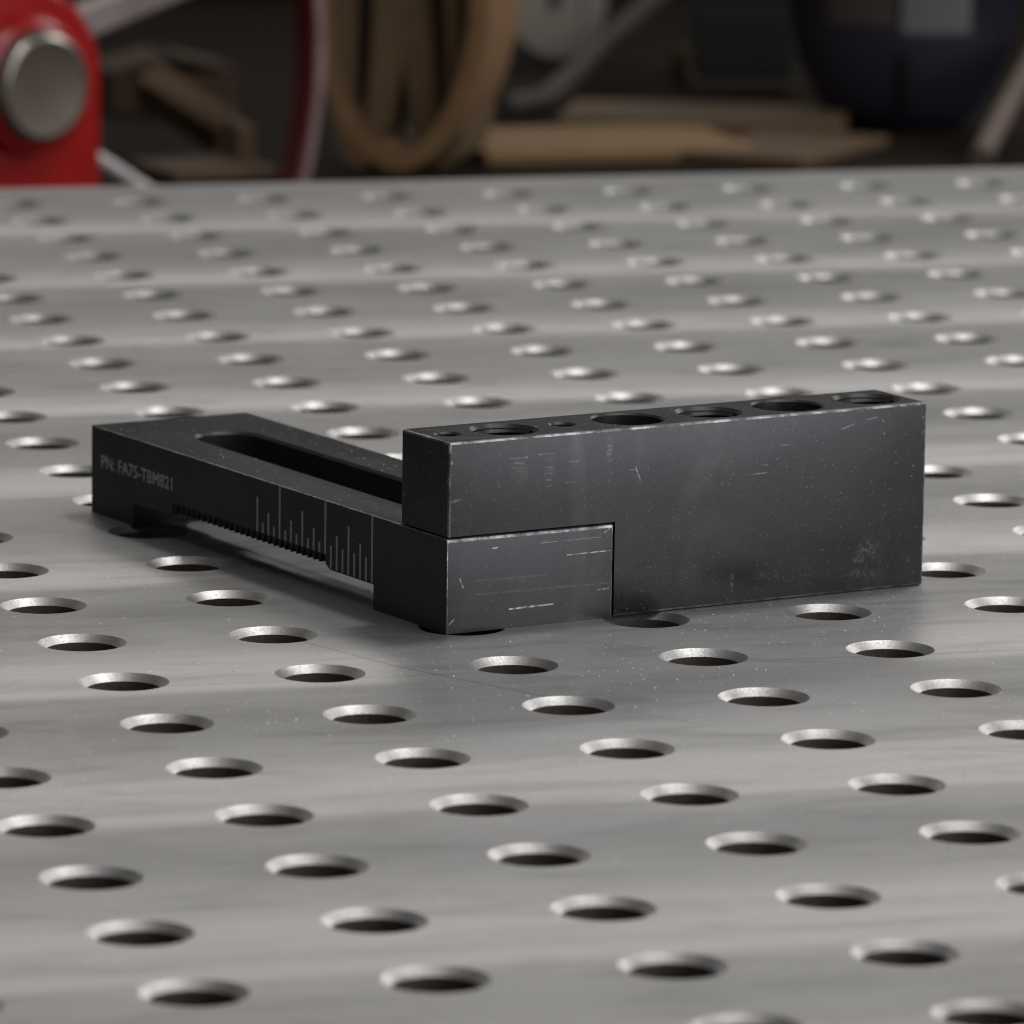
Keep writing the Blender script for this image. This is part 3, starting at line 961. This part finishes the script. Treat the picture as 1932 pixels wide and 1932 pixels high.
def slab(name, label, cat, x, y, L, W, H, rz, mat, z=BENCH, group=None):
    c = on_level(x, y, z)
    bm = bmesh.new()
    add_box(bm, -L / 2, L / 2, -W / 2, W / 2, 0.0, H)
    bevel_sharp(bm, 0.0015, 2)
    o = mesh_obj(name, bm, mat)
    o.location = (c.x, c.y, z + 0.0003)
    o.rotation_euler = (0, 0, rz)
    return tag(o, label, cat, group)
YAW = math.atan2(RH.y, RH.x)
slab('wooden_board', 'pale tan board lying flat on the bench right of the belts', 'board', 1120, 285, 0.150, 0.11, 0.007, YAW + 0.28, M_WOOD)
slab('wooden_board', 'longer darker board on the bench behind the pale tan board', 'board', 1330, 245, 0.155, 0.09, 0.010, YAW - 0.12, M_WOOD2)
slab('wooden_board', 'short board end beneath the navy tub, right of the pale board', 'board', 1480, 292, 0.072, 0.12, 0.006, YAW - 0.45, M_WOOD2)
slab('wooden_board', 'brown board on the bench seen through the reel spokes', 'board', 380, 330, 0.060, 0.06, 0.006, YAW + 0.5, M_WOOD2)
c = on_level(430, 300, BENCH)
bm = bmesh.new()
p0, p1 = Vector((0, 0, 0.0125)), RH * -0.044 + FH * 0.03 + UP * 0.036
add_tube(bm, [p0, p0.lerp(p1, 0.5), p1], [0.0125, 0.0125, 0.0125], 4)
o = mesh_obj('timber_offcut', bm, M_WOOD2)
o.location = c
tag(o, 'brown timber offcut propped up behind the reel spokes', 'timber')
c = on_level(452, 318, BENCH)
bm = bmesh.new()
add_box(bm, -0.005, 0.005, -0.02, 0.02, 0, 0.024)
bevel_sharp(bm, 0.002, 2)
o = mesh_obj('wooden_block', bm, M_WOOD2)
o.location = (c.x, c.y, BENCH + 0.0003)
o.rotation_euler = (0, 0, YAW + 0.2)
tag(o, 'small brown wooden block beside the red rim', 'block')

c = on_level(330, 214, BENCH)
cbx = thing('cardboard_box', 'dim brown cardboard box behind the reel spokes', 'box', (c.x, c.y, BENCH + 0.0003), YAW + 0.25)
bm = bmesh.new()
add_box(bm, -0.036, 0.036, 0.0, 0.07, 0.0, 0.021)
bevel_sharp(bm, 0.001, 2)
mesh_obj('box_body', bm, M_CARD, cbx)
for sgn in (-1, 1):
    bm = bmesh.new()
    add_box(bm, 0.0, sgn * 0.034, 0.002, 0.068, 0.0, 0.0015)
    fl = mesh_obj('flap', bm, M_CARD, cbx)
    fl.location = (-sgn * 0.0355, 0, 0.0214)
    fl.rotation_euler = (0, -sgn * 0.25, 0)

# grey disc leaning back
c = on_level(1040, 118, BENCH)
bm = bmesh.new()
md = Matrix.Translation((0, 0, 0.036)) @ Matrix.Rotation(YAW + 0.5, 4, 'Z') @ Matrix.Rotation(math.radians(78), 4, 'X')
add_lathe(bm, [(0.005, -0.003), (0.034, -0.003), (0.036, -0.001), (0.036, 0.003), (0.034, 0.005), (0.020, 0.005), (0.018, 0.003), (0.005, 0.003), (0.005, -0.003)], 40, (0, 0, 0), False, md)
o = mesh_obj('grinding_disc', bm, M_GREY, smooth=40)
o.location = (c.x, c.y, BENCH + 0.0006)
tag(o, 'pale grey grinding disc leaning upright behind the brown belts', 'disc')

# dark hose rising to the right
h0 = on_level(985, 222, BENCH)
pts_ = []
for k in range(14):
    t_ = k / 13
    e = at(1010 + 260 * t_, 205 - 240 * t_, 3.50 + 0.30 * t_)
    pts_.append(e - h0)
bm = bmesh.new()
add_tube(bm, [Vector((-0.012, -0.005, 0.0068))] + pts_[1:], 0.0065, 14)
o = mesh_obj('rubber_hose', bm, M_HOSE, smooth=60)
o.location = h0
tag(o, 'dark rubber hose slanting up across the background', 'hose')

# dark box on a timber
c = on_level(1400, 186, BENCH)
bm = bmesh.new()
add_box(bm, -0.030, 0.028, 0.0, 0.08, 0.0, 0.011)
bevel_sharp(bm, 0.002, 2)
o = mesh_obj('timber_bearer', bm, M_HOSE)
o.location = (c.x, c.y, BENCH + 0.0003)
o.rotation_euler = (0, 0, YAW)
tag(o, 'dark timber bearer under the dark green box', 'timber')
box = thing('tool_box', 'dark green-grey box standing left of the navy tub', 'box', (c.x, c.y, BENCH + 0.0118), YAW)
bm = bmesh.new()
add_box(bm, -0.028, 0.030, 0.004, 0.076, 0.0, 0.042)
bevel_sharp(bm, 0.003, 2)
mesh_obj('box_body', bm, M_BOX, box)
bm = bmesh.new()
add_box(bm, -0.029, 0.031, 0.003, 0.077, 0.0425, 0.052)
bevel_sharp(bm, 0.003, 2)
mesh_obj('lid', bm, M_BOX, box)
c = on_level(1290, 150, BENCH)
bm = bmesh.new()
add_lathe(bm, [(0.0001, 0), (0.007, 0), (0.008, 0.004), (0.007, 0.015), (0.0045, 0.019), (0.0001, 0.019)], 20)
o = mesh_obj('brown_knob', bm, M_WOOD2, smooth=40)
o.location = (c.x, c.y, BENCH + 0.0003)
tag(o, 'small brown knob beside the dark green box', 'knob')

# navy tub with two pale labels
c = on_level(1700, 238, BENCH)
tub = thing('navy_tub', 'dark navy rounded tub with two pale labels near the right edge', 'tub', (c.x, c.y, BENCH + 0.0003), YAW)
bm = bmesh.new()
tp = [(0.0001, 0.0), (0.030, 0.0), (0.038, 0.004), (0.046, 0.013), (0.052, 0.024), (0.058, 0.038), (0.0625, 0.055), (0.065, 0.085), (0.067, 0.087), (0.067, 0.092), (0.062, 0.092), (0.061, 0.086), (0.056, 0.040), (0.040, 0.008), (0.0001, 0.006)]
sq = Matrix.Diagonal((1, 0.75, 1, 1))
add_lathe(bm, tp, 64, (0, 0, 0), False, sq)
mesh_obj('tub_body', bm, M_NAVY, tub, smooth=50)
def tub_patch(name, x0_, x1_, z0_, z1_, mat):
    bm = bmesh.new()
    import bisect
    def rad(z):
        for (r0, za0), (r1, za1) in zip(tp[:8], tp[1:8]):
            if za0 <= z <= za1 and za1 > za0:
                return r0 + (r1 - r0) * (z - za0) / (za1 - za0)
        return 0.065
    g = []
    for layer in (0.0003, 0.0018):
        rows_ = []
        for b_ in range(5):
            z = z0_ + (z1_ - z0_) * b_ / 4
            row = []
            for a_ in range(9):
                x = x0_ + (x1_ - x0_) * a_ / 8
                R_ = rad(z) + layer
                row.append(bm.verts.new((x, -0.75 * math.sqrt(max(R_ * R_ - x * x, 1e-8)), z)))
            rows_.append(row)
        g.append(rows_)
    for rows_ in g:
        for b_ in range(4):
            for a_ in range(8):
                bm.faces.new((rows_[b_][a_], rows_[b_][a_ + 1], rows_[b_ + 1][a_ + 1], rows_[b_ + 1][a_]))
    for b_ in range(4):
        for a_ in (0, 8):
            bm.faces.new((g[0][b_][a_], g[0][b_ + 1][a_], g[1][b_ + 1][a_], g[1][b_][a_]))
    for a_ in range(8):
        for b_ in (0, 4):
            bm.faces.new((g[0][b_][a_], g[0][b_][a_ + 1], g[1][b_][a_ + 1], g[1][b_][a_]))
    return mesh_obj(name, bm, mat, tub)
tub_patch('label_patch', -0.044, -0.008, 0.060, 0.083, M_HOSE)
tub_patch('label_patch', -0.004, 0.034, 0.056, 0.083, M_PATCH)
tub_patch('rib', -0.0065, -0.0005, 0.012, 0.044, M_CAB)

# wooden stick leaning at the far right
c = on_level(1850, 318, BENCH)
e = at(1955, 95, 3.42)
bm = bmesh.new()
add_tube(bm, [Vector((0, 0, 0.0062)), (e - c) * 0.5 + Vector((0, 0, 0.003)), e - c, (e - c) * 1.4], [0.0060, 0.0058, 0.0055, 0.005], 14)
o = mesh_obj('wooden_stick', bm, M_HANDLE, smooth=60)
o.location = c
tag(o, 'worn brown wooden stick leaning at the far right edge', 'stick')
